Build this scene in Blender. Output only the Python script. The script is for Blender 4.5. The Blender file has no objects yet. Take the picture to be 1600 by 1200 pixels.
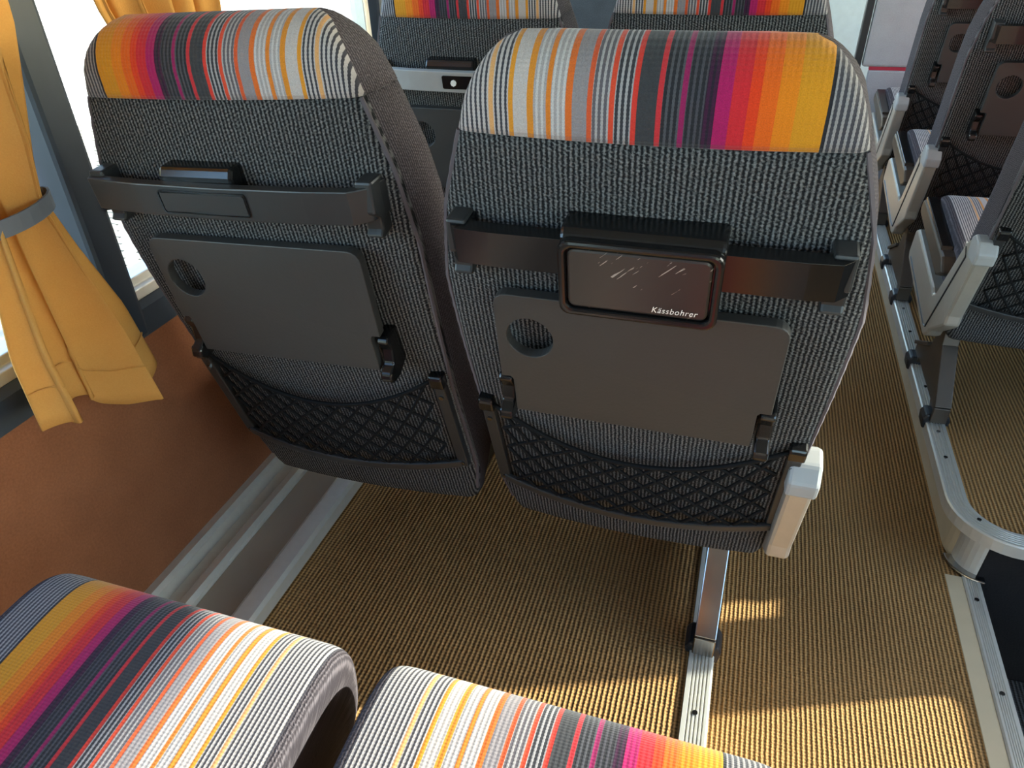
import bpy, bmesh, math, random
import numpy as np
from mathutils import Vector, Matrix
random.seed(4)
scene = bpy.context.scene
col = scene.collection
# ------------------------------------------------------------------ camera
F_PX = 1109.0
def unit(v): return v / np.linalg.norm(v)
_Y = unit(np.array([1227 - 800, -169 - 600, F_PX]))
_Z = unit(np.cross(_Y, np.array([1, -0.0347, 0.0])))
if _Z[1] > 0: _Z = -_Z
_X = np.cross(_Y, _Z)
RW = np.stack([_X, _Y, _Z])                     # world = RW @ camera(x right, y down, z forward)
cam_d = bpy.data.cameras.new('camera'); cam = bpy.data.objects.new('camera', cam_d); col.objects.link(cam)
cam_d.sensor_width = 36; cam_d.lens = 36 * F_PX / 1600; cam_d.clip_start = 0.02; cam_d.clip_end = 500
r, d, fw = RW[:, 0], RW[:, 1], RW[:, 2]
m = Matrix(((r[0], -d[0], -fw[0], 0), (r[1], -d[1], -fw[1], 0), (r[2], -d[2], -fw[2], 1.1), (0, 0, 0, 1)))
cam.matrix_world = m
scene.camera = cam
# ------------------------------------------------------------------ light
SUN_T = 0.52
sun_dir = Vector((-1, -0.40, -SUN_T)).normalized()
sd = bpy.data.lights.new('sun', 'SUN'); sd.energy = 6.5; sd.angle = math.radians(0.6); sd.color = (1, 0.94, 0.84)
so = bpy.data.objects.new('sun', sd); col.objects.link(so)
so.rotation_euler = sun_dir.to_track_quat('-Z', 'Y').to_euler()
w = bpy.data.worlds.new('sky'); scene.world = w; w.use_nodes = True
nt = w.node_tree; bg = nt.nodes['Background']; sky = nt.nodes.new('ShaderNodeTexSky')
sky.sky_type = 'NISHITA'; sky.sun_disc = False; sky.sun_elevation = math.radians(25); sky.sun_rotation = math.radians(60)
sky.air_density = 1.0; sky.dust_density = 1.0
nt.links.new(sky.outputs[0], bg.inputs[0]); bg.inputs[1].default_value = 0.6
scene.view_settings.view_transform = 'Standard'; scene.view_settings.look = 'None'
scene.view_settings.gamma = 1; scene.view_settings.use_curve_mapping = False
scene.view_settings.exposure = 1.35

# ------------------------------------------------------------------ materials
def lin(c):
    return tuple((x / 255 / 12.92 if x / 255 <= 0.04045 else ((x / 255 + 0.055) / 1.055) ** 2.4) for x in c) + (1,)
class MT:
    def __init__(s, name, rough=0.6, metal=0.0, spec=0.5):
        s.m = bpy.data.materials.new(name); s.m.use_nodes = True; s.t = s.m.node_tree
        s.b = s.t.nodes['Principled BSDF']; s.b.inputs['Roughness'].default_value = rough; s.b.inputs['Metallic'].default_value = metal
        s.b.inputs['Specular IOR Level'].default_value = spec
    def n(s, typ, **k):
        nd = s.t.nodes.new(typ)
        for a, v in k.items(): setattr(nd, a, v)
        return nd
    def l(s, a, b): s.t.links.new(a, b)
    def math(s, op, a, b=None, c=None):
        nd = s.n('ShaderNodeMath', operation=op)
        for i, v in enumerate((a, b, c)):
            if v is None: continue
            if isinstance(v, (int, float)): nd.inputs[i].default_value = v
            else: s.l(v, nd.inputs[i])
        return nd.outputs[0]
    def mix(s, f, a, b):
        nd = s.n('ShaderNodeMix', data_type='RGBA')
        for i, v in ((0, f), (6, a), (7, b)):
            if isinstance(v, (int, float, tuple)): nd.inputs[i].default_value = v
            else: s.l(v, nd.inputs[i])
        return nd.outputs[2]
    def noise(s, scale, detail=2, co=None, out=0):
        nd = s.n('ShaderNodeTexNoise'); nd.inputs['Scale'].default_value = scale; nd.inputs['Detail'].default_value = detail
        if co is not None: s.l(co, nd.inputs['Vector'])
        return nd.outputs[out]
    def bump(s, h, strength=0.5, dist=0.002):
        nd = s.n('ShaderNodeBump'); nd.inputs['Strength'].default_value = strength; nd.inputs['Distance'].default_value = dist
        s.l(h, nd.inputs['Height']); s.l(nd.outputs[0], s.b.inputs['Normal'])
    def col(s, c):
        if isinstance(c, tuple): s.b.inputs['Base Color'].default_value = c
        else: s.l(c, s.b.inputs['Base Color'])
def simple(name, rgb, rough=0.5, metal=0.0, var=0.12, nscale=30, bump=0.0, spec=0.5):
    t = MT(name, rough, metal, spec); c = lin(rgb)
    co = t.n('ShaderNodeTexCoord').outputs['Object']
    nz = t.noise(nscale, 4, co)
    d = tuple(x * (1 - var) for x in c[:3]) + (1,); b = tuple(min(1, x * (1 + var)) for x in c[:3]) + (1,)
    t.col(t.mix(nz, d, b))
    if bump: t.bump(t.noise(nscale * 12, 2, co), bump, 0.001)
    return t.m
def uvxy(t):
    uv = t.n('ShaderNodeUVMap'); uv.uv_map = 'UVMap'
    sp = t.n('ShaderNodeSeparateXYZ'); t.l(uv.outputs[0], sp.inputs[0]); return sp.outputs[0], sp.outputs[1], uv.outputs[0]
def ramp(t, zones, key, x):
    cr = t.n('ShaderNodeValToRGB'); e = cr.color_ramp; e.interpolation = 'CONSTANT'
    while len(e.elements) < len(zones): e.elements.new(0.5)
    for el, z in zip(e.elements, zones): el.position = z[0]
    for el, z in zip(e.elements, zones): el.color = lin(z[key])
    t.l(x, cr.inputs[0]); return cr.outputs[0]
LT, DK = (196, 187, 184), (66, 64, 72)
Z = [(735, LT, DK), (812, (228, 170, 110), (228, 170, 110)), (821, LT, DK), (845, (226, 150, 45), 0), (853, (200, 190, 186), 0), (877, (224, 142, 45), 0),
     (885, (176, 168, 168), (206, 200, 198)), (907, (226, 130, 45), 0), (915, (176, 168, 168), (206, 200, 198)), (938, (226, 112, 45), 0), (947, (152, 144, 147), 0),
     (969, (222, 92, 50), 0), (977, (104, 98, 104), (178, 172, 172)), (1002, (226, 78, 50), 0), (1010, (58, 58, 64), (172, 168, 170)), (1036, (222, 62, 50), 0),
     (1044, (64, 64, 68), 0), (1071, (208, 52, 60), 0), (1079, (42, 42, 48), (84, 84, 90)), (1104, (155, 32, 92), 0), (1112, (42, 42, 48), (76, 74, 82)),
     (1137, (66, 26, 58), (44, 30, 48)), (1153, (180, 26, 98), 0), (1172, (216, 42, 52), 0), (1195, (236, 66, 26), 0), (1212, (240, 104, 22), 0),
     (1234, (238, 134, 22), 0), (1260, (224, 150, 30), 0), (1300, (40, 40, 46), 0), (1304, (70, 69, 77), (160, 155, 156))]
Z = [((a - 735) / 650, b, c if c else b) for a, b, c in Z]
def stripe_mat():
    t = MT('striped_moquette', 0.9, 0, 0.2); x, y, uv = uvxy(t)
    f = t.math('ADD', t.math('DIVIDE', x, 0.40), 0.5)
    base = ramp(t, Z, 1, f); line = ramp(t, Z, 2, f)
    lw = t.math('SINE', t.math('MULTIPLY', x, 2 * math.pi / 0.0052))
    dash = t.math('SINE', t.math('MULTIPLY', y, 2 * math.pi / 0.0036))
    lf = t.math('GREATER_THAN', t.math('ADD', lw, t.math('MULTIPLY', dash, 0.18)), 0.15)
    c = t.mix(lf, base, line)
    nz = t.noise(900, 2, uv); k = t.math('ADD', t.math('MULTIPLY', nz, 0.5), 0.42)
    v = t.n('ShaderNodeVectorMath', operation='SCALE'); t.l(c, v.inputs[0]); t.l(k, v.inputs['Scale']); t.col(v.outputs[0])
    t.bump(t.math('ADD', t.math('MULTIPLY', lw, 0.5), t.math('ADD', t.math('MULTIPLY', dash, 0.35), nz)), 0.35, 0.0012)
    t.b.inputs['Sheen Weight'].default_value = 0.15
    return t.m
def knit_mat(name, dark, light, period=0.0054, thr=0.1):
    t = MT(name, 0.95, 0, 0.15); x, y, uv = uvxy(t)
    wob = t.math('MULTIPLY', t.noise(60, 2, uv), 0.0022)
    a = t.math('SINE', t.math('MULTIPLY', t.math('ADD', x, wob), 2 * math.pi / period))
    b = t.math('SINE', t.math('ADD', t.math('MULTIPLY', y, 2 * math.pi / 0.0042), t.math('MULTIPLY', x, 700)))
    nz = t.noise(420, 3, uv)
    h = t.math('ADD', t.math('ADD', a, t.math('MULTIPLY', b, 0.3)), t.math('MULTIPLY', t.math('SUBTRACT', nz, 0.5), 6.0))
    f = t.n('ShaderNodeMapRange'); f.inputs[1].default_value = -0.6; f.inputs[2].default_value = 1.9; t.l(h, f.inputs[0])
    t.col(t.mix(f.outputs[0], lin(dark), lin(light))); t.bump(h, 0.5, 0.0015); return t.m
def carpet_mat(name, dark, light):
    t = MT(name, 0.95, 0, 0.1); tc = t.n('ShaderNodeTexCoord').outputs['Object']
    sp = t.n('ShaderNodeSeparateXYZ'); t.l(tc, sp.inputs[0])
    wob = t.math('MULTIPLY', t.noise(25, 2, tc), 0.002)
    a = t.math('SINE', t.math('MULTIPLY', t.math('ADD', sp.outputs[0], wob), 2 * math.pi / 0.0085))
    b = t.math('SINE', t.math('MULTIPLY', sp.outputs[1], 2 * math.pi / 0.0062))
    nz = t.noise(330, 3, tc); big = t.noise(3.5, 3, tc)
    h = t.math('ADD', t.math('ADD', a, t.math('MULTIPLY', b, 0.35)), t.math('MULTIPLY', t.math('SUBTRACT', nz, 0.5), 2.2))
    f = t.n('ShaderNodeMapRange'); f.inputs[1].default_value = -1.3; f.inputs[2].default_value = 1.3; t.l(h, f.inputs[0])
    c = t.mix(f.outputs[0], lin(dark), lin(light))
    k = t.math('ADD', t.math('MULTIPLY', big, 0.5), 0.75); v = t.n('ShaderNodeVectorMath', operation='SCALE'); t.l(c, v.inputs[0]); t.l(k, v.inputs['Scale'])
    t.col(v.outputs[0]); t.bump(h, 0.8, 0.003); return t.m
def felt_mat(name, dark, light):
    t = MT(name, 0.97, 0, 0.1); tc = t.n('ShaderNodeTexCoord').outputs['Object']
    a = t.noise(260, 4, tc); b = t.noise(14, 4, tc)
    t.col(t.mix(t.math('ADD', t.math('MULTIPLY', a, 0.6), t.math('MULTIPLY', b, 0.4)), lin(dark), lin(light))); t.bump(a, 0.5, 0.002); return t.m
def curtain_mat():
    t = MT('mustard_curtain_cloth', 0.95, 0, 0.1); tc = t.n('ShaderNodeTexCoord').outputs['Object']
    a = t.noise(500, 2, tc); b = t.noise(9, 3, tc)
    c = t.mix(t.math('ADD', t.math('MULTIPLY', a, 0.4), t.math('MULTIPLY', b, 0.6)), lin((202, 146, 76)), lin((228, 180, 106)))
    t.col(c); t.bump(a, 0.4, 0.001)
    tr = t.n('ShaderNodeBsdfTranslucent'); t.l(c, tr.inputs[0]); mx = t.n('ShaderNodeMixShader'); mx.inputs[0].default_value = 0.35
    o = t.t.nodes['Material Output']; t.l(t.b.outputs[0], mx.inputs[1]); t.l(tr.outputs[0], mx.inputs[2]); t.l(mx.outputs[0], o.inputs[0]); return t.m
def glass_mat():
    t = MT('window_glass', 0.05); o = t.t.nodes['Material Output']
    tr = t.n('ShaderNodeBsdfTransparent'); tr.inputs[0].default_value = (0.93, 0.97, 0.95, 1); g = t.n('ShaderNodeBsdfGlossy'); g.inputs['Roughness'].default_value = 0.02
    fr = t.n('ShaderNodeLayerWeight'); fz = t.math('ADD', t.math('MULTIPLY', t.math('POWER', fr.outputs['Facing'], 5.0), 0.9), 0.03); mx = t.n('ShaderNodeMixShader')
    t.l(fz, mx.inputs[0]); t.l(tr.outputs[0], mx.inputs[1]); t.l(g.outputs[0], mx.inputs[2]); t.l(mx.outputs[0], o.inputs[0]); return t.m
def scratched_mat():
    t = MT('scratched_black_gloss', 0.28, 0, 0.6); tc = t.n('ShaderNodeTexCoord').outputs['Object']
    m0 = t.n('ShaderNodeMapping'); m0.inputs['Rotation'].default_value = (0, 0.75, 0); t.l(tc, m0.inputs[0]); mp = t.n('ShaderNodeMapping'); mp.inputs['Scale'].default_value = (30, 10, 420); t.l(m0.outputs[0], mp.inputs[0])
    a = t.noise(1.0, 3, mp.outputs[0]); s = t.math('MULTIPLY', t.math('GREATER_THAN', a, 0.645), t.math('GREATER_THAN', t.noise(22, 2, tc), 0.5))
    t.col(t.mix(s, lin((40, 36, 33)), lin((150, 140, 130)))); return t.m
M = dict(
    stripe=stripe_mat(), knit=knit_mat('charcoal_knit', (26, 26, 28), (126, 125, 124)), side=knit_mat('mauve_grey_side_knit', (58, 53, 57), (104, 97, 101), 0.004),
    black=simple('black_plastic', (38, 39, 40), 0.42, 0, 0.1, 40, 0.12), gloss=simple('glossy_black_plastic', (16, 16, 17), 0.22), tray=simple('grained_black_tray', (48, 47, 46), 0.5, 0, 0.06, 20, 0.25),
    scratch=scratched_mat(), alu=simple('aluminium_trim', (206, 203, 194), 0.38, 0.5, 0.08, 60), steel=simple('polished_steel', (150, 150, 150), 0.2, 1.0, 0.1, 20),
    plate=simple('silver_painted_metal', (178, 172, 160), 0.38, 0.55, 0.08, 50), leg=simple('dark_bronze_leg', (84, 76, 68), 0.4, 0.6), clamp=simple('dark_clamp', (40, 42, 46), 0.35, 0.2),
    carpet=carpet_mat('ribbed_ochre_carpet', (94, 70, 44), (196, 150, 96)), felt=felt_mat('brown_wall_felt', (98, 58, 38), (154, 102, 72)),
    frame=simple('blue_grey_frame', (44, 54, 66), 0.5), sillm=simple('grey_sill', (112, 118, 122), 0.45), cream=simple('cream_riser', (186, 168, 138), 0.5, 0, 0.1, 25),
    plate_grey=simple('worn_grey_duct', (160, 152, 140), 0.55, 0.3, 0.15, 8), curtain=curtain_mat(), glass=glass_mat(), dark=felt_mat('black_stair_felt', (24, 23, 24), (46, 44, 44)),
    step=carpet_mat('grey_step_carpet', (60, 58, 56), (120, 114, 108)), greyfelt=felt_mat('light_grey_felt', (140, 138, 140), (186, 184, 186)), dgrey=felt_mat('dark_grey_felt', (48, 50, 52), (92, 95, 98)),
    white=simple('white_headliner', (205, 203, 196), 0.8), ground=simple('pale_paving', (150, 143, 130), 0.9, 0, 0.2, 4), joint=simple('paving_joint', (84, 78, 70), 0.95), wwall=simple('white_siding', (176, 178, 180), 0.7),
    silver=simple('silver_grey_plastic', (150, 150, 148), 0.45), cord=simple('black_net_cord', (14, 14, 15), 0.8, spec=0.2), strap=simple('grey_tie_band', (96, 100, 106), 0.7), letter=simple('white_print', (235, 232, 225), 0.6), red=simple('red_trim', (170, 40, 60), 0.5), asphalt=simple('verge', (150, 148, 140), 0.9), dash=simple('pale_dash', (190, 200, 198), 0.5), tag=simple('white_care_tag', (235, 235, 232), 0.8))

# ------------------------------------------------------------------ mesh helpers
def mk(name, verts, faces, mat, parent=None, smooth=False, uvs=None, mats=None, fm=None, bevel=0.0, loc=None):
    me = bpy.data.meshes.new(name); me.from_pydata([tuple(v) for v in verts], [], faces)
    for mm in (mats or [mat]): me.materials.append(mm)
    if fm: me.polygons.foreach_set('material_index', fm)
    if uvs is not None:
        ul = me.uv_layers.new(name='UVMap')
        for pl in me.polygons:
            for li in pl.loop_indices:
                q = uvs[me.loops[li].vertex_index]; ul.data[li].uv = q[2:] if len(q) == 4 and pl.material_index == 1 else q[:2]
    bm = bmesh.new(); bm.from_mesh(me); bmesh.ops.recalc_face_normals(bm, faces=bm.faces); bm.to_mesh(me); bm.free()
    if smooth: me.polygons.foreach_set('use_smooth', [True] * len(me.polygons))
    me.update(); o = bpy.data.objects.new(name, me); col.objects.link(o)
    if parent: o.parent = parent
    if loc: o.location = loc
    if bevel:
        b = o.modifiers.new('bevel', 'BEVEL'); b.width = bevel; b.segments = 2; b.limit_method = 'ANGLE'; b.angle_limit = math.radians(40)
    return o
def boxv(x0, x1, y0, y1, z0, z1):
    v = [(x, y, z) for x in (x0, x1) for y in (y0, y1) for z in (z0, z1)]
    f = [(0, 1, 3, 2), (4, 6, 7, 5), (0, 4, 5, 1), (2, 3, 7, 6), (0, 2, 6, 4), (1, 5, 7, 3)]
    return v, f
def box(name, x0, x1, y0, y1, z0, z1, mat, parent=None, bevel=0.004):
    v, f = boxv(x0, x1, y0, y1, z0, z1); return mk(name, v, f, mat, parent, bevel=bevel)
def multi(name, parts, mat, parent=None, bevel=0.003, smooth=False):
    V, Fc = [], []
    for v, f in parts:
        o = len(V); V += list(v); Fc += [tuple(i + o for i in q) for q in f]
    return mk(name, V, Fc, mat, parent, bevel=bevel, smooth=smooth)
def prism(poly, ax, a0, a1):
    """extrude a 2D polygon along axis ax (0: poly is (y,z); 1: (x,z); 2: (x,y))"""
    def P(p, a): return (a, p[0], p[1]) if ax == 0 else (p[0], a, p[1]) if ax == 1 else (p[0], p[1], a)
    n = len(poly); V = [P(p, a0) for p in poly] + [P(p, a1) for p in poly]
    Fc = [tuple(range(n)), tuple(range(2 * n - 1, n - 1, -1))] + [(i, (i + 1) % n, n + (i + 1) % n, n + i) for i in range(n)]
    return V, Fc
def tube(path, rad, seg=6, closed=False):
    V, Fc = [], []; n = len(path); P = [Vector(p) for p in path]
    for i, p in enumerate(P):
        t = (P[min(i + 1, n - 1)] - P[max(i - 1, 0)]).normalized()
        a = t.cross(Vector((0.31, 0.2, 0.93))); a.normalize(); b = t.cross(a)
        rr = rad[i] if isinstance(rad, (list, tuple)) else rad
        for k in range(seg):
            an = 2 * math.pi * k / seg; V.append(p + a * rr * math.cos(an) + b * rr * math.sin(an))
    for i in range(n - 1):
        for k in range(seg): Fc.append((i * seg + k, i * seg + (k + 1) % seg, (i + 1) * seg + (k + 1) % seg, (i + 1) * seg + k))
    Fc += [tuple(range(seg)), tuple(range((n - 1) * seg, n * seg))]
    return V, Fc
def grid_faces(nr, nc, wrap=True):
    return [(i * nc + j, i * nc + (j + 1) % nc, (i + 1) * nc + (j + 1) % nc, (i + 1) * nc + j) for i in range(nr - 1) for j in range(nc if wrap else nc - 1)]
def sweep(secs):
    n = len(secs[0]); V = [p for s in secs for p in s]; Fc = grid_faces(len(secs), n) + [tuple(range(n)), tuple(range(len(V) - n, len(V)))]
    return V, Fc
def tag(o, label=None, cat=None, group=None, kind=None):
    for k, v in (('label', label), ('category', cat), ('group', group), ('kind', kind)):
        if v: o[k] = v
    return o
def empty(name, loc):
    e = bpy.data.objects.new(name, None); e.empty_display_size = 0.1; col.objects.link(e); e.location = loc; return e
def struct(o): o['kind'] = 'structure'; return o
def disc(c, rad, nrm_axis, h, seg=10):
    poly = [(rad * math.cos(2 * math.pi * k / seg), rad * math.sin(2 * math.pi * k / seg)) for k in range(seg)]
    ax = {'x': 0, 'y': 1, 'z': 2}[nrm_axis]
    i, j = [(1, 2), (0, 2), (0, 1)][ax]
    return prism([(p[0] + c[i], p[1] + c[j]) for p in poly], ax, c[ax] - h / 2, c[ax] + h / 2)

# ------------------------------------------------------------------ shell of the coach
XW, XR, AZ = -0.95, 1.53, -0.13           # left wall, right wall, aisle level
def wx(z): return XW + 0.02 * max(0, z - 0.5)        # the window band leans inwards
Y0, Y1 = -1.7, 4.6
struct(box('floor_left_podium', XW, 0.035, Y0, Y1, -0.16, 0.0, M['carpet'], bevel=0))
struct(box('floor_aisle', 0.03, 0.575, Y0, Y1, AZ - 0.06, AZ, M['carpet'], bevel=0))
# right podium with a rounded corner by the stairwell
def corner(off):
    cx, cy, R_ = 0.655, 1.365, 0.13
    pts = [(cx - R_ - off + 0.0, 4.6)]
    for k in range(11):
        a = math.pi + k / 10 * math.pi / 2
        pts.append((cx + (R_ + off) * math.cos(a), cy + (R_ + off) * math.sin(a)))
    pts.append((XR, cy - R_ - off)); return pts
ip = corner(-0.032)
struct(mk('floor_right_podium', *prism(ip + [(XR, 4.6)], 2, -0.02, 0.0), M['carpet']))
rp = corner(-0.03)
struct(mk('wall_right_riser', *prism(rp[:8] + [(0.70, 1.36), (0.70, 4.6)], 2, AZ - 0.02, -0.02), M['cream']))
def trim_profile(wd, th, lip):
    pts = [(0, -lip), (0, th - 0.003), (0.003, th)]; n = 5
    for k in range(n):
        a = 0.006 + (wd - 0.012) * (k + 0.2) / n; b = 0.006 + (wd - 0.012) * (k + 0.8) / n
        pts += [(a, th), (a + 0.001, th - 0.0022), (b - 0.001, th - 0.0022), (b, th)]
    pts += [(wd, th), (wd, -0.004), (0.012, -0.004), (0.012, -lip)]
    return pts
def trim_sweep(name, path, wd=0.042, th=0.006, lip=0.024, side=1):
    pr = trim_profile(wd, th, lip); secs = []
    P = [Vector((p[0], p[1], p[2] if len(p) > 2 else 0)) for p in path]
    for i, p in enumerate(P):
        t = (P[min(i + 1, len(P) - 1)] - P[max(i - 1, 0)]); t.z = 0; t.normalize(); nr = Vector((-t.y, t.x, 0)) * side
        secs.append([tuple(p + nr * a + Vector((0, 0, b))) for a, b in pr])
    return struct(mk(name, *sweep(secs), M['alu']))
t1 = trim_sweep('trim_1', [(0.078, Y0), (0.078, Y1)], side=1)
cp = corner(0.0)
t2 = trim_sweep('trim_2', [(a, b) for a, b in cp], side=1)
t3 = trim_sweep('trim_3', [(0.578, Y0, AZ), (0.578, 1.262, AZ)], wd=0.032, side=-1)
for t, pts in ((t1, [(0.056, y, 0.006) for y in (0.70, 0.42, 1.05)]), (t2, [(0.547, y, 0.006) for y in (1.50, 1.60, 1.80, 2.1, 2.25, 2.6)] + [(0.578, 1.30, 0.006), (0.70, 1.256, 0.006)]), (t3, [(0.594, y, AZ + 0.006) for y in (1.2, 0.98, 0.7)])):
    for p in pts: mk('screw', *disc(p, 0.0045, 'z', 0.003), M['steel'], t)
struct(box('trim_4', 0.545, 0.578, Y0, 1.262, AZ - 0.01, AZ + 0.002, M['cream'], bevel=0.001))
struct(box('trim_7', 0.036, 0.066, Y0, Y1, AZ, -0.004, M['cream'], bevel=0))
post = [(0.575 + 0.0, 1.33)]
cpost = empty('corner_post', (0.60, 1.30, AZ)); tag(cpost, 'silver metal corner post under the rounded podium edge by the stairwell', 'post')
arc = [(0.055 * math.cos(math.pi + k / 8 * math.pi / 2), 0.055 * math.sin(math.pi + k / 8 * math.pi / 2)) for k in range(9)]
mk('post_sheet', *prism([(0.02 + a, 0.02 + b) for a, b in arc] + [(0.02, 0.02)], 2, 0.0, 0.112), M['alu'], cpost, smooth=False)
mk('foot_flange', *prism([(0.02 + a * 1.3, 0.02 + b * 1.3) for a, b in arc] + [(0.02, 0.02)], 2, 0.0, 0.010), M['steel'], cpost, bevel=0.003)
# stairwell
struct(box('wall_stairwell_front', 0.605, XR, 1.265, 1.30, -0.85, -0.022, M['dark'], bevel=0.002))
struct(box('wall_stairwell_side', 0.575, 0.61, Y0, 1.30, -0.85, AZ - 0.012, M['dark'], bevel=0))
struct(box('floor_stair_step', 0.61, XR, 0.55, 1.265, -0.85, -0.42, M['step'], bevel=0.006))
struct(box('floor_right_rear', 0.61, XR, Y0, 0.15, -0.16, 0.0, M['carpet'], bevel=0))
struct(box('floor_stair_well', 0.61, XR, 0.15, 0.55, -0.85, -0.64, M['step'], bevel=0))
# left wall
struct(box('wall_left', XW - 0.05, XW, Y0, Y1, -0.16, 0.50, M['felt'], bevel=0))
struct(mk('trim_5', *prism([(XW - 0.05, 0.497), (XW + 0.012, 0.497), (XW + 0.014, 0.545), (XW + 0.004, 0.556), (XW - 0.05, 0.556)], 1, Y0, Y1), M['frame']))
struct(mk('trim_6', *prism([(XW - 0.05, 0.556), (XW + 0.004, 0.556), (XW + 0.002, 0.574), (XW - 0.008, 0.576), (XW - 0.010, 0.590), (XW - 0.05, 0.590)], 1, Y0, Y1), M['alu'], bevel=0.002))
def pillar(name, y0, y1, mat, inn=0.03):
    return struct(mk(name, *prism([(-0.0, 0.55), (0, 1.5), (0, 1.5)], 0, 0, 0), mat)) if False else struct(mk(name, [(wx(z) + dx, y, z) for z in (0.5, 1.55) for dx in (-0.05, inn) for y in (y0, y1)],
        [(0, 1, 3, 2), (4, 6, 7, 5), (0, 4, 5, 1), (2, 3, 7, 6), (0, 2, 6, 4), (1, 5, 7, 3)], mat, bevel=0.008))
pillar('wall_left_pillar', 0.762, 0.820, M['frame'], 0.02)
pillar('wall_left_pillar', 1.80, 1.87, M['frame'], 0.02)
pillar('wall_left_pillar', 2.9, 2.97, M['frame'], 0.02)
pillar('wall_left_pillar', -0.33, -0.26, M['frame'], 0.02)
struct(box('wall_left_header', XW - 0.05, XW + 0.12, Y0, Y1, 1.45, 1.9, M['white'], bevel=0.02))
def pane(name, ys, x_of_z, zs, mat=None):
    y0, y1 = ys; z0, z1 = zs; th = 0.005
    V = [(x_of_z(z) + dx, y, z) for z in (z0, z1) for dx in (-th, 0) for y in (y0, y1)]
    return struct(mk(name, V, [(0, 1, 3, 2), (4, 6, 7, 5), (0, 4, 5, 1), (2, 3, 7, 6), (0, 2, 6, 4), (1, 5, 7, 3)], M['glass']))
lw = [(-1.7, -0.33), (-0.26, 0.752), (0.822, 1.80), (1.87, 2.9), (2.97, 4.6)]
for i, ys in enumerate(lw):
    p = pane('window_%d' % (i + 1), ys, lambda z: wx(z) - 0.022, (0.585, 1.46))
    if i in (2, 3):
        f = 0.018
        multi('window_frame', [boxv(wx(0.9) - 0.04, wx(0.9) + 0.0, ys[1] - 0.045, ys[1] - 0.02, 0.585, 1.46)], M['alu'], p, 0.003)
# right wall, windows and middle door
struct(box('wall_right', XR, XR + 0.05, 1.42, Y1, -0.16, 0.56, M['felt'], bevel=0))
struct(box('wall_right_rear', XR, XR + 0.05, Y0, 0.15, -0.16, 0.56, M['felt'], bevel=0))
struct(box('wall_right_header', XR - 0.12, XR + 0.05, Y0, Y1, 1.50, 1.9, M['white'], bevel=0.02))
for k, y in enumerate((1.385, 2.40, 3.4, 0.12, -0.9)):
    struct(box('wall_right_pillar', XR - 0.02, XR + 0.05, y, y + (0.19 if y == 1.385 else 0.07), -0.8 if y in (1.385, 0.12) else 0.5, 1.55, M['frame'], bevel=0.008))  # pillar by the door, out of view, widened to block sun on the aisle
for k, ys in enumerate(((1.575, 2.40), (2.47, 3.4), (3.47, 4.6), (-0.83, 0.12), (-1.7, -0.9))):
    pane('window_%d' % (6 + k), ys, lambda z: XR + 0.03, (0.56, 1.52))
dr = struct(box('door_1', XR + 0.0, XR + 0.05, 0.19, 1.39, -0.85, 0.37, M['frame'], bevel=0))
def rrect(x0, x1, y0, y1, rad, n=5):
    out = []
    for cx, cy, a0 in ((x1 - rad, y1 - rad, 0), (x0 + rad, y1 - rad, 90), (x0 + rad, y0 + rad, 180), (x1 - rad, y0 + rad, 270)):
        for k in range(n + 1):
            a = math.radians(a0 + 90 * k / n); out.append((cx + rad * math.cos(a), cy + rad * math.sin(a)))
    return out
def holed(name, outer, holes, to3, th, mat, parent=None, bevel=0.0, smooth=False):
    """plate with holes: outlines in 2D, to3(p, w) gives 3D, w 0..th"""
    bm = bmesh.new(); es = []
    for lp in [outer] + holes:
        vs = [bm.verts.new((p[0], p[1], 0)) for p in lp]
        es += [bm.edges.new((vs[i], vs[(i + 1) % len(vs)])) for i in range(len(vs))]
    bmesh.ops.triangle_fill(bm, use_beauty=True, use_dissolve=False, edges=es)
    fs = list(bm.faces); r_ = bmesh.ops.extrude_face_region(bm, geom=fs)
    top = {v for v in r_['geom'] if isinstance(v, bmesh.types.BMVert)}
    for v in bm.verts: v.co = Vector(to3((v.co.x, v.co.y), th if v in top else 0.0))
    bmesh.ops.recalc_face_normals(bm, faces=bm.faces)
    me = bpy.data.meshes.new(name); bm.to_mesh(me); bm.free(); me.materials.append(mat)
    o = bpy.data.objects.new(name, me); col.objects.link(o)
    if parent: o.parent = parent
    if bevel:
        b = o.modifiers.new('bevel', 'BEVEL'); b.width = bevel; b.segments = 2; b.limit_method = 'ANGLE'; b.angle_limit = math.radians(50)
    return o
holed('door_frame', [(0.19, 0.30), (1.39, 0.30), (1.39, 1.55), (0.19, 1.55)], [rrect(0.23, 1.380, 0.395, 1.52, 0.05)], lambda p, w_: (XR + w_, p[0], p[1]), 0.04, M['frame'], dr)
v, f = boxv(XR + 0.015, XR + 0.02, 0.2, 1.385, 0.36, 1.53); mk('door_pane', v, f, M['glass'], dr)
struct(box('ceiling', XW - 0.05, XR + 0.05, Y0, Y1, 1.9, 1.95, M['white'], bevel=0))
rw = struct(holed('wall_rear', [(XW - 0.05, -0.2), (XR + 0.05, -0.2), (XR + 0.05, 1.95), (XW - 0.05, 1.95)], [rrect(-0.8, 1.38, 0.6, 1.6, 0.1)], lambda p, w_: (p[0], Y0 - w_, p[1]), 0.05, M['white']))
v, f = boxv(-0.85, 1.43, Y0 - 0.03, Y0 - 0.025, 0.55, 1.65); mk('rear_pane', v, f, M['glass'], rw)
fwall = struct(holed('wall_front', [(XW - 0.05, -0.6), (XR + 0.05, -0.6), (XR + 0.05, 1.95), (XW - 0.05, 1.95)], [rrect(-0.85, 1.43, 0.30, 1.75, 0.1)], lambda p, w_: (p[0], Y1 + w_, p[1]), 0.05, M['frame']))
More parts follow.
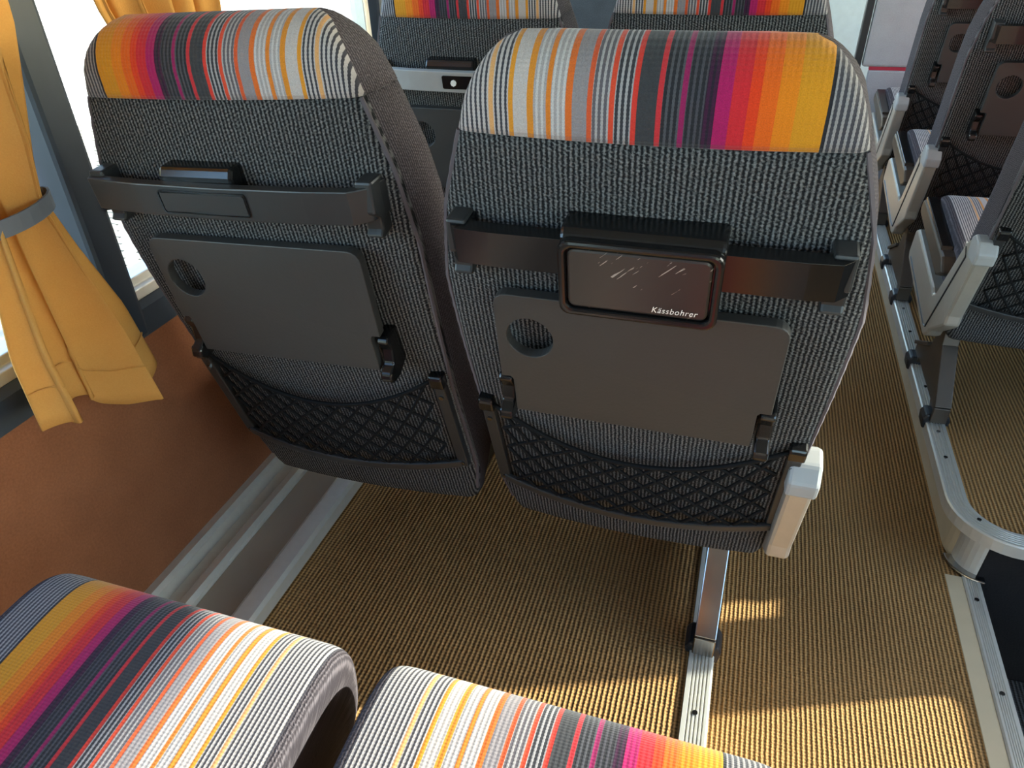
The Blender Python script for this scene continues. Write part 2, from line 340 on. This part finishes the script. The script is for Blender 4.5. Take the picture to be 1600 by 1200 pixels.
v, f = boxv(-0.9, 1.48, Y1 + 0.02, Y1 + 0.025, 0.25, 1.8); mk('windscreen_pane', v, f, M['glass'], fwall)
# duct along the left wall
dprof = [(XW, 0.0), (-0.728, 0.0), (-0.728, 0.028), (-0.735, 0.034), (-0.768, 0.034), (-0.776, 0.028), (-0.778, 0.016), (-0.862, 0.016), (-0.864, 0.026), (-0.872, 0.034), (-0.886, 0.034), (-0.892, 0.028),
         (-0.894, 0.020), (-0.922, 0.020), (-0.926, 0.044), (-0.934, 0.052), (XW, 0.052)]
bb = struct(mk('baseboard_left', *prism(dprof, 1, Y0, Y1), M['alu']))
box('duct_cover', -0.861, -0.779, Y0, Y1, 0.015, 0.0185, M['plate_grey'], bb, bevel=0)

# ------------------------------------------------------------------ seats
S_ = np.linspace(-0.15, 0.85, 1001)
_th = np.radians(np.interp(S_, [-.1, 0, .2, .35, .5, .62, .75], [14, 19, 19, 17, 11, 6, 4]))
_y = np.cumsum(-np.sin(_th) * 0.001); _z = np.cumsum(np.cos(_th) * 0.001); _i0 = int(np.argmin(abs(S_))); _y -= _y[_i0]; _z -= _z[_i0]
def B(u, s, off=0.0):
    """point on the back: u across, s up along the rear surface, off outwards to the rear"""
    y = np.interp(s, S_, _y); z = np.interp(s, S_, _z); t = np.interp(s, S_, _th)
    return (u, float(y - math.cos(t) * off), float(z - math.sin(t) * off))
wr_ = lambda s: float(np.interp(s, [-.10, -.06, 0, .2, .34, .46, .555, .637, .67, .69, .705, .714, .72, .75], [.200, .212, .222, .221, .226, .229, .216, .191, .181, .171, .159, .148, .132, .12]))
wf_ = lambda s: float(np.interp(s, [-.10, 0, .2, .34, .44, .5, .555, .6, .64, .68, .70, .714, .72, .75], [.200, .222, .226, .230, .232, .230, .222, .210, .196, .180, .166, .150, .134, .12]))
tt_ = lambda s: float(np.interp(s, [-.10, 0, .2, .4, .55, .64, .75], [.10, .12, .12, .12, .115, .11, .10]))
def section(s, inset=0.0, top=0.0):
    wr, wf, t = wr_(s), wf_(s), tt_(s)
    w0, w1 = t / 2 * top, t - t / 2 * top
    out = []
    NR = 14; rr = 0.016
    for k in range(NR + 1):                               # rear panel
        a = -1 + 2 * k / NR; out.append(((wr - rr) * a, w0 - 0.010 * (1 - a * a) * (1 - top), 0))
    q = (w1 - w0)
    for k in range(1, 4):
        a = math.pi / 2 * k / 4; out.append((wr - rr + rr * math.sin(a), w0 + min(rr, q * 0.3) * (1 - math.cos(a)), 0))
    rf = min(0.035, q * 0.45)
    sa, sb = w0 + min(rr, q * .3), w1 - rf
    for k in range(0, 6):                                 # side
        b = k / 5; out.append((wr + (wf - wr) * (b ** 0.75), sa + (sb - sa) * b, 1))
    for k in range(1, 5):
        a = math.pi / 2 * k / 4; out.append((wf - 0.035 + 0.035 * math.cos(a), sb + rf * math.sin(a), 1))
    NF = 10
    for k in range(1, NF):
        a = 1 - 2 * k / NF; out.append(((wf - 0.035) * a, w1 - 0.012 * (1 - a * a) * (1 - top), 2))
    half = [p for p in out if p[2] == 1]
    for p in reversed(half): out.append((-p[0], p[1], 1))
    for k in range(3, 0, -1):
        a = math.pi / 2 * k / 4; out.append((-(wr - rr + rr * math.sin(a)), w0 + min(rr, q * 0.3) * (1 - math.cos(a)), 0))
    return out
def loft(srange, top_s=None, mir=1):
    V, UV, T = [], [], None
    for s, top in srange:
        sec = section(s, 0, top)
        for u, w_, tg in sec: V.append(B(u, s, -w_)); UV.append((mir * u, s + (0.0 if tg == 0 else w_), w_, s))
        T = [p[2] for p in sec]
    n = len(T); Fc = grid_faces(len(srange), n); fm = []
    for i in range(len(srange) - 1):
        for j in range(n): fm.append(1 if T[j] == 1 and T[(j + 1) % n] == 1 else (2 if 2 in (T[j], T[(j + 1) % n]) else 0))
    Fc += [tuple(range(n)), tuple(range(len(V) - n, len(V)))]; fm += [0, 0]
    return V, Fc, UV, fm
SEAM = 0.637
body_rows = [(-0.105, 0.5), (-0.10, 0.25), (-0.088, 0.05)] + [(s, 0) for s in np.arange(-0.07, SEAM, 0.03)] + [(SEAM, 0)]
head_rows = [(SEAM + 0.0005, -0.02), (SEAM + 0.008, -0.035)] + [(s, -0.03) for s in (0.652, 0.660)] + [(0.662 + 0.058 * math.sin(a), 1 - math.cos(a) - 0.03 * math.cos(a)) for a in np.linspace(0.1, math.pi / 2 - 0.06, 9)]
def bar(name, path, s0, s1, th, mat, parent, bevel=0.005):
    """flat bar across the back: path [(u, off)], from s0 to s1 in height"""
    secs = []
    for i, (u, off) in enumerate(path):
        a = path[max(i - 1, 0)]; b = path[min(i + 1, len(path) - 1)]; t = Vector((b[0] - a[0], b[1] - a[1])).normalized(); nx, no = -t.y, t.x
        ds = 0.0
        secs.append([B(u, s0, off), B(u, s1, off), B(u - nx * th, s1, off - no * th), B(u - nx * th, s0, off - no * th)])
    return mk(name, *sweep(secs), mat, parent, bevel=bevel)
def bprism(name, poly_os, u0, u1, mat, parent, bevel=0.002):
    n = len(poly_os); V = [B(u0, s, o) for o, s in poly_os] + [B(u1, s, o) for o, s in poly_os]
    Fc = [tuple(range(n)), tuple(range(2 * n - 1, n - 1, -1))] + [(i, (i + 1) % n, n + (i + 1) % n, n + i) for i in range(n)]
    return mk(name, V, Fc, mat, parent, bevel=bevel)
def text_mesh(s, size, mat, parent, fn, name='lettering'):
    cu = bpy.data.curves.new(name, 'FONT'); cu.body = s; cu.size = size; cu.shear = 0.25; cu.extrude = 0.0; cu.space_character = 1.12
    o = bpy.data.objects.new(name, cu); col.objects.link(o)
    dg = bpy.context.evaluated_depsgraph_get(); me = bpy.data.meshes.new_from_object(o.evaluated_get(dg)); bpy.data.objects.remove(o)
    xs = [v.co.x for v in me.vertices]; x0 = min(xs)
    for v in me.vertices: v.co = Vector(fn(v.co.x - x0, v.co.y))
    me.materials.clear(); me.materials.append(mat); ob = bpy.data.objects.new(name, me); col.objects.link(ob); ob.parent = parent; return ob
def make_back(seat, mir, handle, recline, roll=0.0):
    V, Fc, UV, fm = loft(body_rows, mir=mir)
    bk = mk('backrest', V, Fc, None, seat, True, UV, [M['knit'], M['side'], M['stripe']], fm)
    bk.location = (0, 0, 0.30); bk.rotation_euler = (math.radians(recline), roll, 0)
    V, Fc, UV, fm = loft(head_rows, mir=mir)
    tag(mk('headrest', V, Fc, None, bk, True, UV, [M['stripe'], M['side'], M['stripe']], fm), 'headrest band in orange, red and grey stripes')
    for sg in (-1, 1):
        pth = [B(sg * (wr_(s) - 0.0025), s, -0.0075) for s in np.arange(-0.06, SEAM, 0.012)]
        mk('piping', *tube(pth, [0.0028 + 0.0006 * (i % 2) for i in range(len(pth))], 5), M['side'], bk)
    # tray table
    hw, lo = 0.160, 0.145
    out = [(lo, .282), (lo, .338), (lo + .003, .342), (hw, .342)]
    R_ = 0.016
    out += [(hw - R_ + R_ * math.cos(a), .466 - R_ + R_ * math.sin(a)) for a in np.linspace(0, math.pi / 2, 5)]
    out += [(-hw + R_ - R_ * math.sin(a), .466 - R_ + R_ * math.cos(a)) for a in np.linspace(0, math.pi / 2, 5)]
    out += [(-hw, .342), (-lo - .003, .342), (-lo, .338), (-lo, .282)]
    hole = [(-0.119 + 0.028 * math.cos(2 * math.pi * k / 28), .408 + 0.028 * math.sin(2 * math.pi * k / 28)) for k in range(28)]
    off = lambda s: float(np.interp(s, [.27, .466], [.030, .014]))
    holed('tray_table', out, [hole], lambda p, w_: B(p[0], p[1], off(p[1]) + w_), 0.014, M['tray'], bk, 0.0035)
    for sg in (-1, 1):
        bprism('tray_bracket', [(0, .275), (0, .335), (.030, .335), (.036, .330), (.030, .312), (.036, .292), (.052, .286), (.056, .276), (.050, .268), (.030, .264)], sg * 0.158 - 0.009, sg * 0.158 + 0.009, M['gloss'], bk, 0.003)
    # grab handle
    if handle == 'module':
        pa = [(-.196, .0), (-.196, .030), (-.188, .040), (-.15, .042), (-.07, .042)]
        multi_o = bar('grab_handle', pa + [(0, .042), (.085, .042), (.16, .042), (.188, .040), (.200, .028), (.202, .0)], .512, .552, 0.02, M['gloss'], bk, 0.006)
        bprism('module_housing', [(.0, .468), (.0, .566), (.040, .566), (.048, .558), (.048, .474), (.042, .468)], -0.074, 0.086, M['gloss'], bk, 0.005)
        holed('module_rim', rrect(-0.074, 0.086, .474, .560, .012), [rrect(-0.066, 0.078, .482, .553, .008)], lambda p, w_: B(p[0], p[1], .044 + w_), 0.014, M['gloss'], bk, 0.003)
        fp = rrect(-0.0645, 0.0765, .4835, .5515, .008)
        n = len(fp); mk('module_lid', [B(a, b, .045) for a, b in fp] + [B(a, b, .0555) for a, b in fp], [tuple(range(n)), tuple(range(2 * n - 1, n - 1, -1))] + [(i, (i + 1) % n, n + (i + 1) % n, n + i) for i in range(n)], M['scratch'], bk, bevel=0.003)
        text_mesh('Kässbohrer', 0.0098, M['letter'], bk, lambda x, y: B(0.022 + x * 0.88, .489 + y, .0563))
    else:
        pa = [(-.204, .0), (-.206, .022), (-.198, .038), (-.12, .046), (0, .050), (.12, .048), (.176, .044), (.196, .030), (.204, .0)]
        bar('grab_handle', pa, .510, .550, 0.014, M['silver' if handle == 'slot' else 'black'], bk, 0.005)  # slot bar is paler: window light on it is put into the colour
        bprism('handle_backing', [(0, .515), (0, .566), (.030, .566), (.036, .556), (.036, .515)], -0.085, 0.020, M['gloss'], bk, 0.004)
        if handle == 'plain':
            holed('insert_groove', rrect(-.082, .044, .516, .545, .004), [rrect(-.0805, .0425, .5175, .5435, .003)], lambda p, w_: B(p[0], p[1], .0490 + w_), 0.0016, M['gloss'], bk)
            fp = rrect(-.079, .041, .519, .542, .003); n = len(fp)
            mk('handle_insert', [B(a, b, .046) for a, b in fp] + [B(a, b, .0508) for a, b in fp], [tuple(range(n)), tuple(range(2 * n - 1, n - 1, -1))] + [(i, (i + 1) % n, n + (i + 1) % n, n + i) for i in range(n)], M['black'], bk)
        else:
            fp = rrect(-.045, .06, .518, .543, .003); n = len(fp)
            mk('empty_slot', [B(a, b, .046) for a, b in fp] + [B(a, b, .0512) for a, b in fp], [tuple(range(n)), tuple(range(2 * n - 1, n - 1, -1))] + [(i, (i + 1) % n, n + (i + 1) % n, n + i) for i in range(n)], M['gloss'], bk)
            mk('slot_screw', [B(-.02 + .006 * math.cos(k * math.pi / 4), .53 + .006 * math.sin(k * math.pi / 4), .0545) for k in range(8)] + [B(-.02 + .006 * math.cos(k * math.pi / 4), .53 + .006 * math.sin(k * math.pi / 4), .051) for k in range(8)],
               [tuple(range(8)), tuple(range(15, 7, -1))] + [(i, (i + 1) % 8, 8 + (i + 1) % 8, 8 + i) for i in range(8)], M['letter'], bk)
    for sg in (-1, 1):
        bprism('handle_clip', [(0, .488), (0, .556), (.030, .556), (.034, .520), (.024, .512), (.024, .497), (.030, .490), (.024, .486)], sg * 0.190 - 0.011, sg * 0.190 + 0.011, M['black'], bk, 0.003)
    # pocket frame and net
    bul = lambda a: 0.024 * (1 - (2 * a - 1) ** 2) + 0.008
    pu = 0.206
    def bot(a): return (-pu + 2 * pu * a, 0.036 - 0.012 * (1 - (2 * a - 1) ** 2), bul(a))
    def topc(a): return (-pu + 2 * pu * a, 0.240 - 0.072 * (1 - (2 * a - 1) ** 2), 0.006 + 0.022 * (1 - (2 * a - 1) ** 2))
    path = [(a, bot(a)) for a in np.linspace(0, 1, 25)]
    fr = []
    secs = []
    for a, (u, s, o) in path: secs.append([B(u, s - .010, o - .004), B(u, s + .004, o - .004), B(u, s + .004, o + .004), B(u, s - .010, o + .006)])
    fr.append(sweep(secs))
    for sg in (-1, 1):
        u = sg * pu
        secs = [[B(u - .009, s, -.004), B(u + .009, s, -.004), B(u + .009, s, .010), B(u - .009, s, .010)] for s in (.024, .06, .12, .18, .226)]
        fr.append(sweep(secs))
    pf = multi('pocket_frame', fr, M['black'], bk, 0.002)
    for sg in (-1, 1):
        bprism('pocket_cap', [(-.004, .222), (-.004, .246), (.012, .246), (.015, .240), (.015, .222)], sg * pu - 0.011, sg * pu + 0.011, M['gloss'], bk, 0.003)
        for s in (.035, .20): mk('frame_screw', [B(sg * pu + .004 * math.cos(k * math.pi / 3), s + .004 * math.sin(k * math.pi / 3), .0125) for k in range(6)] + [B(sg * pu + .004 * math.cos(k * math.pi / 3), s + .004 * math.sin(k * math.pi / 3), .009) for k in range(6)],
               [tuple(range(6)), tuple(range(11, 5, -1))] + [(i, (i + 1) % 6, 6 + (i + 1) % 6, 6 + i) for i in range(6)], M['steel'], bk)
    def net(a, b):
        p, q = bot(a), topc(a); return B(*[p[i] + (q[i] - p[i]) * b for i in range(3)])
    cords = [tube([B(*topc(a)) for a in np.linspace(0.02, 0.98, 26)], 0.0034, 6)]
    N = 11
    for sg in (-1, 1):
        for k in range(-5, N + 6):
            pts = []
            for b in np.linspace(0, 1, 13):
                a = (k + 0.5) / N + sg * 0.36 * b
                if 0.02 <= a <= 0.98: pts.append(net(a, b))
            if len(pts) > 2: cords.append(tube(pts, 0.0027, 5))
    multi('pocket_net', cords, M['cord'], bk, 0, True)
    return bk
def make_cushion(seat, mir):
    # profile in (y, z), swept across with rounded ends
    prof = [(0.03, .33), (0.03, .385), (0.10, .40), (0.20, .408), (0.30, .418), (0.38, .426), (0.43, .426), (0.458, .416), (0.474, .396), (0.478, .365), (0.472, .32), (0.455, .285), (0.40, .272), (0.20, .27), (0.05, .27)]
    cy, cz = 0.25, 0.345; hw = 0.208
    us = [(-hw - .004, .45), (-hw - .003, .80), (-hw, .91), (-hw + .003, .955), (-hw + .010, .985), (-hw + .022, 1.0)] + [(u, 1.0) for u in np.linspace(-hw + .045, hw - .045, 9)] + [(hw - .022, 1.0), (hw - .010, .985), (hw - .003, .955), (hw, .91), (hw + .003, .80), (hw + .004, .45)]
    V, UV, Fc, fm = [], [], [], []; n = len(prof)
    arc = [0]
    for i in range(1, n): arc.append(arc[-1] + math.dist(prof[i], prof[i - 1]))
    for u, k in us:
        for i, (y, z) in enumerate(prof):
            dz = (z - cz) * (1 - k) ; dy = (y - cy) * (1 - k) * 0.6
            V.append((u, y - dy, z - dz)); UV.append((mir * u, arc[i]))
    Fc = grid_faces(len(us), n)
    for i in range(len(us) - 1):
        for j in range(n): fm.append(0 if j < 10 and 4 <= i < len(us) - 5 else 1)
    Fc += [tuple(range(n)), tuple(range(len(V) - n, len(V)))]; fm += [1, 1]
    c = mk('cushion', V, Fc, None, seat, True, UV, [M['stripe'], M['side']], fm)
    sb = c.modifiers.new('smooth', 'SUBSURF'); sb.levels = sb.render_levels = 2
    return c
def make_side(seat, ux):
    """V shaped silver side plate with folded armrest; ux = lateral place"""
    o = 1 if ux > 0 else -1
    poly = [(-.085, .468), (-.072, .490), (-.045, .497), (-.012, .478), (.012, .46), (.105, .292), (.125, .280), (.145, .288), (.44, .322), (.462, .312), (.47, .245), (.455, .228), (.115, .178), (.095, .180), (.07, .196), (.062, .212), (-.012, .262), (-.028, .275), (-.03, .30)]
    t = 0.034; v, f = prism(poly, 0, ux - t / 2, ux + t / 2)
    pl = mk('side_plate', v, f, M['plate'], seat, bevel=0.006)
    xo = ux + o * (t / 2 + 0.0005)
    # engraved V line
    line = [(.0, .455), (-.02, .44), (.095, .205), (.115, .200), (.43, .245)]
    mk('groove_line', *tube([(xo, a, b) for a, b in line], 0.0022, 4), M['clamp'], pl)
    cap = [(-.084, .446), (-.090, .472), (-.074, .496), (-.044, .502), (-.022, .488), (-.030, .446)]
    mk('hinge_cap', *prism(cap, 0, ux - t / 2 - .003, ux + t / 2 + .003), M['silver'], pl, bevel=0.005)
    ar = [(.10, .345), (.12, .330), (.15, .318), (.46, .358), (.475, .372), (.47, .394), (.455, .402), (.14, .372)]
    am = mk('armrest', *prism(ar, 0, ux - 0.020, ux + 0.020), M['leg'], seat, bevel=0.006)
    mk('armrest_pad', *prism([(.17, .372), (.45, .400), (.458, .405), (.45, .411), (.18, .382)], 0, ux - 0.017, ux + 0.017), M['gloss'], am, bevel=0.002)
    return pl
def make_leg(seat, ux, mat):
    poly = [(-.030, .012), (-.030, .055), (.075, .17), (.10, .275), (.175, .275), (.160, .17), (.185, .11), (.300, .05), (.303, .012), (.250, .012), (.240, .030), (.045, .030), (.030, .012)]
    l = mk('leg', *prism(poly, 0, ux - .010, ux + .010), mat, seat, bevel=0.003)
    for a, b in (((-.030, .012), (-.030, .055)), ((-.030, .055), (.075, .17)), ((.075, .17), (.10, .27)), ((.160, .17), (.175, .27)), ((.185, .11), (.300, .05))):
        t = Vector((b[0] - a[0], b[1] - a[1])).normalized(); nn = Vector((-t.y, t.x)) * 0.005
        mk('leg_flange', *prism([(a[0] + nn.x, a[1] + nn.y), (b[0] + nn.x, b[1] + nn.y), (b[0] - nn.x, b[1] - nn.y), (a[0] - nn.x, a[1] - nn.y)], 0, ux - .018, ux + .018), mat, l, bevel=0.002)
    for dy in (0.0, 0.277):
        mk('clamp', *prism([(-.028, -.016), (.028, -.016), (.031, .012), (.024, .026), (-.024, .026), (-.031, .012)], 1, dy - .024, dy + .024), M['clamp'], l, bevel=0.005, loc=(ux, 0, 0))
        mk('clamp_bolt', *disc((ux, dy, .028), .006, 'z', .006, 6), M['steel'], l)
def make_base(seat):
    """frame under the cushion"""
    multi('seat_frame', [boxv(-.20, .20, 0.05, 0.09, .225, .272), boxv(-.20, .20, 0.36, 0.40, .225, .272), boxv(-.20, -.17, 0.05, 0.40, .225, .272), boxv(.17, .20, 0.05, 0.40, .225, .272)], M['clamp'], seat, 0.004)
def seat(x, y, recline, mir, handle, label, group, side=None, leg=None, legmat='leg', roll=0.0):
    e = empty('coach_seat', (x, y, 0)); tag(e, label, 'seat', group)
    make_back(e, mir, handle, recline, roll); make_cushion(e, mir); make_base(e)
    if side: make_side(e, side)
    if leg is not None: make_leg(e, leg, M[legmat])  # left legs use brighter steel: sunlight put into the metal's colour
    return e
HY = 0.84
seat(-0.573, HY, -4.0, -1, 'plain', 'window seat beside the mustard curtain, with a plain grab bar across its back', None, roll=-0.035)
seat(-0.088, HY, 0.0, 1, 'module', 'aisle seat with lettered scratched handle lid and large tray above net pocket', None, 0.222, 0.145, 'steel')
seat(-0.565, HY + 0.79, 0.0, -1, 'slot', 'window seat whose grab bar has an empty slot with a screw', None)
seat(-0.088, HY + 0.79, -2.5, 1, 'module', 'aisle seat next to the seat with the empty grab bar slot', None, 0.222, 0.145, 'steel')
seat(-0.551, -0.055, -4.0, -1, 'plain', 'window seat showing only its striped cushion beside the brown felt wall', None)
seat(-0.083, -0.055, 0.0, 1, 'plain', 'aisle seat showing only its striped cushion above the grooved floor rail', None, 0.222, 0.145, 'steel')
RXC = 0.725
for k, (yy, lb) in enumerate(((1.66, 'seat across the aisle closest to the stairwell, with silver V side plate'), (2.33, 'middle one of the three seats in file across the aisle'), (2.99, 'foremost of the three seats across the aisle, before the light grey partition'))):
    seat(RXC, yy, 0.0, 1, 'module', lb, None, -0.222, -0.178, 'leg')
    seat(RXC + 0.49, yy, -2.0, -1, 'plain', ['window seat across the aisle closest to the stairwell', 'window seat in the middle row across the aisle', 'foremost window seat across the aisle'][k], None)  # out-of-view window seats, added for the shade they cast

# ------------------------------------------------------------------ curtains
def curtain(name, label, rows, folds, tie=None, amp=0.02, hem=True):
    """rows: (z, xcentre, ya, yb, amplitude)"""
    e = empty(name, (rows[-1][1], (rows[-1][2] + rows[-1][3]) / 2, rows[-1][0])); tag(e, label, 'curtain')
    zs = [r_[0] for r_ in rows]; NZ, NA = 46, 90; V = []
    for i in range(NZ):
        f = i / (NZ - 1); z = zs[0] + (zs[-1] - zs[0]) * f
        g = lambda k: float(np.interp(-z, [-q for q in zs], [r_[k] for r_ in rows]))
        for j in range(NA):
            a = j / (NA - 1); ph = 2 * math.pi * folds * a
            yy = g(2) + (g(3) - g(2)) * (a + 0.35 / folds / 2 * math.sin(2 * ph) * 0.5)
            zz = z + float(np.interp(a, [0, .35, .52, .62, .85, 1], [.066, .058, .04, .016, 0.0, .03])) * max(0, f - 0.5) / 0.5
            xx = g(1) + g(4) * (math.sin(ph + 0.5) + 0.35 * math.sin(2.3 * ph + 1 + 3 * f))
            V.append((xx - e.location.x, yy - e.location.y, zz - e.location.z))
    Fc = grid_faces(NZ, NA, False); c = mk('cloth', V, Fc, M['curtain'], e, True)
    s = c.modifiers.new('thick', 'SOLIDIFY'); s.thickness = 0.003
    if hem:
        i = NZ - 4; hv = [(V[i * NA + j][0] + 0.003, V[i * NA + j][1], V[i * NA + j][2]) for j in range(NA)]
        mk('hem_seam', *tube(hv, 0.0012, 4), M['curtain'], c)
    if tie:
        z, xc, ya, yb, rx = tie; cy_ = (ya + yb) / 2; ry = (yb - ya) / 2; secs = []
        for k in range(25):
            an = 2 * math.pi * k / 24
            px, py = xc + rx * math.cos(an), cy_ + ry * math.sin(an); dz = 0.006 * math.sin(an)
            n_ = Vector((math.cos(an), math.sin(an), 0)) * 0.003
            secs.append([(px - e.location.x, py - e.location.y, z + dz - .011 - e.location.z), (px - e.location.x, py - e.location.y, z + dz + .011 - e.location.z),
                         (px + n_.x - e.location.x, py + n_.y - e.location.y, z + dz + .011 - e.location.z), (px + n_.x - e.location.x, py + n_.y - e.location.y, z + dz - .011 - e.location.z)])
        mk('tie_band', *sweep(secs), M['strap'], e)
    return e
curtain('curtain', 'mustard curtain gathered by a grey band at the dark pillar', [(1.42, -0.860, 0.36, 0.745, .024), (1.0, -0.872, 0.46, 0.738, .024), (0.87, -0.88, 0.54, 0.71, .024), (0.79, -0.885, 0.590, 0.690, .018), (0.70, -0.875, 0.565, 0.705, .022), (0.58, -0.865, 0.535, 0.735, .026), (0.46, -0.855, 0.525, 0.748, .030)], 1.6, (0.787, -0.885, 0.580, 0.694, 0.032))
curtain('curtain', 'orange curtain hanging in the next window behind the striped window seat', [(1.42, -0.885, 0.83, 1.25, .020), (1.0, -0.895, 0.875, 1.13, .020), (0.93, -0.90, 0.91, 1.125, .018), (0.80, -0.905, 1.00, 1.10, .014), (0.50, -0.91, 0.98, 1.13, .020)], 4.2)
# small latch on the pillar
la = empty('window_latch', (wx(0.74) + 0.03, 0.835, 0.74)); tag(la, 'small dark latch on the window edge beside the grab bar', 'latch')
mk('latch_body', *prism([(-.02, -.02), (.02, -.012), (.02, .012), (-.02, .016)], 1, -.016, .03), M['clamp'], la, bevel=0.003)
mk('latch_pin', *tube([(0.01, .02, 0), (0.03, .05, -0.006)], 0.007, 8), M['steel'], la)

# ------------------------------------------------------------------ front of the coach
pn = empty('partition', (0.75, 3.55, 0)); tag(pn, 'light grey felt partition in front of the seats across the aisle', 'partition')
v, f = boxv(-0.33, 0.75, 0, 0.04, 0.475, 1.15); mk('felt_panel', v, f, M['greyfelt'], pn, bevel=0.01)
v, f = boxv(-0.30, 0.75, 0.005, 0.03, 0.462, 0.476); mk('red_edge', v, f, M['red'], pn, bevel=0.002)
v, f = boxv(-0.30, 0.75, 0.0, 0.03, 0.0, 0.462); mk('lower_panel', v, f, M['greyfelt'], pn, bevel=0.006)
v, f = boxv(-0.365, -0.335, 0, 0.04, 0.0, 1.5); mk('black_post', v, f, M['clamp'], pn, bevel=0.004)
pd = empty('driver_partition', (-0.45, 3.3, 0)); tag(pd, 'dark grey felt partition behind the driver place', 'partition')
v, f = boxv(-0.48, 0.26, 0, 0.05, 0, 0.80); mk('felt_panel', v, f, M['dgrey'], pd, bevel=0.012)
v, f = boxv(-0.48, 0.27, -0.005, 0.055, 0.80, 0.825); mk('top_rail', v, f, M['clamp'], pd, bevel=0.006)
db = empty('dashboard', (0.3, 4.25, 0)); tag(db, 'pale dashboard box with dark recess below the windscreen', 'dashboard')
holed('casing', [(-0.35, 0.0), (0.25, 0.0), (0.25, 0.66), (-0.35, 0.66)], [rrect(-0.25, 0.0, 0.47, 0.60, 0.02)], lambda p, w_: (p[0], w_, p[1]), 0.25, M['dash'], db, 0.006)
v, f = boxv(-0.26, 0.01, 0.18, 0.2, 0.46, 0.61); mk('recess', v, f, M['dgrey'], db)

# ------------------------------------------------------------------ outside
GZ = -1.35
struct(box('ground', -60, 60, -40, 90, GZ - 0.2, GZ, M['joint'], bevel=0))
gp = bpy.data.objects['ground']
pv_m = None
rows_ = 0
def paver(x, y, rot):
    global pv_m
    if pv_m is None:
        o = mk('paver', *prism(rrect(-0.118, 0.118, -0.062, 0.062, 0.02, 2), 2, 0, 0.02), M['ground'], gp); pv_m = o.data
    else:
        o = bpy.data.objects.new('paver', pv_m); col.objects.link(o); o.parent = gp
    o.location = (x, y, GZ + random.uniform(-0.004, 0.003)); o.rotation_euler = (0, 0, rot)
PAV = []
for i in range(60):
    for j in range(60):
        x = -2.0 - i * 0.13; y = 0.6 + j * 0.25 + (0.125 if i % 2 else 0)
        PAV.append((x, y))
C0 = np.array([0, 0, 1.1])
def proj(P):
    q = RW.T @ (np.array(P) - C0); return 800 + F_PX * q[0] / q[2], 600 + F_PX * q[1] / q[2]
vis = []; rest = []
for x, y in PAV:
    px, py = proj((x, y, GZ)); (vis if ((-30 < px < 40 and 320 < py < 620) or (140 < px < 300 and 180 < py < 520)) else rest).append((x, y))
vis = vis[:300]
for x, y in vis: paver(x, y, math.pi / 2)
v0, f0 = prism(rrect(-0.118, 0.118, -0.062, 0.062, 0.02, 1), 2, 0, 0.02)
parts = [([(x - b, y + a, GZ + c) for a, b, c in v0], f0) for x, y in rest]
tag(multi('pavers_beyond', parts, M['ground'], gp, 0), kind='stuff')
ww = empty('siding_wall', (-9, 14, GZ)); tag(ww, 'white boarded building side seen through the window', 'building')
v, f = boxv(-0.3, -0.05, -8, 10, 0, 4.5); mk('wall_core', v, f, M['wwall'], ww)
for k in range(28):
    z0 = k * 0.16; mk('board', *prism([(-0.05, z0), (0.0, z0), (-0.03, z0 + 0.155), (-0.05, z0 + 0.155)], 1, -8, 10), M['wwall'], ww)
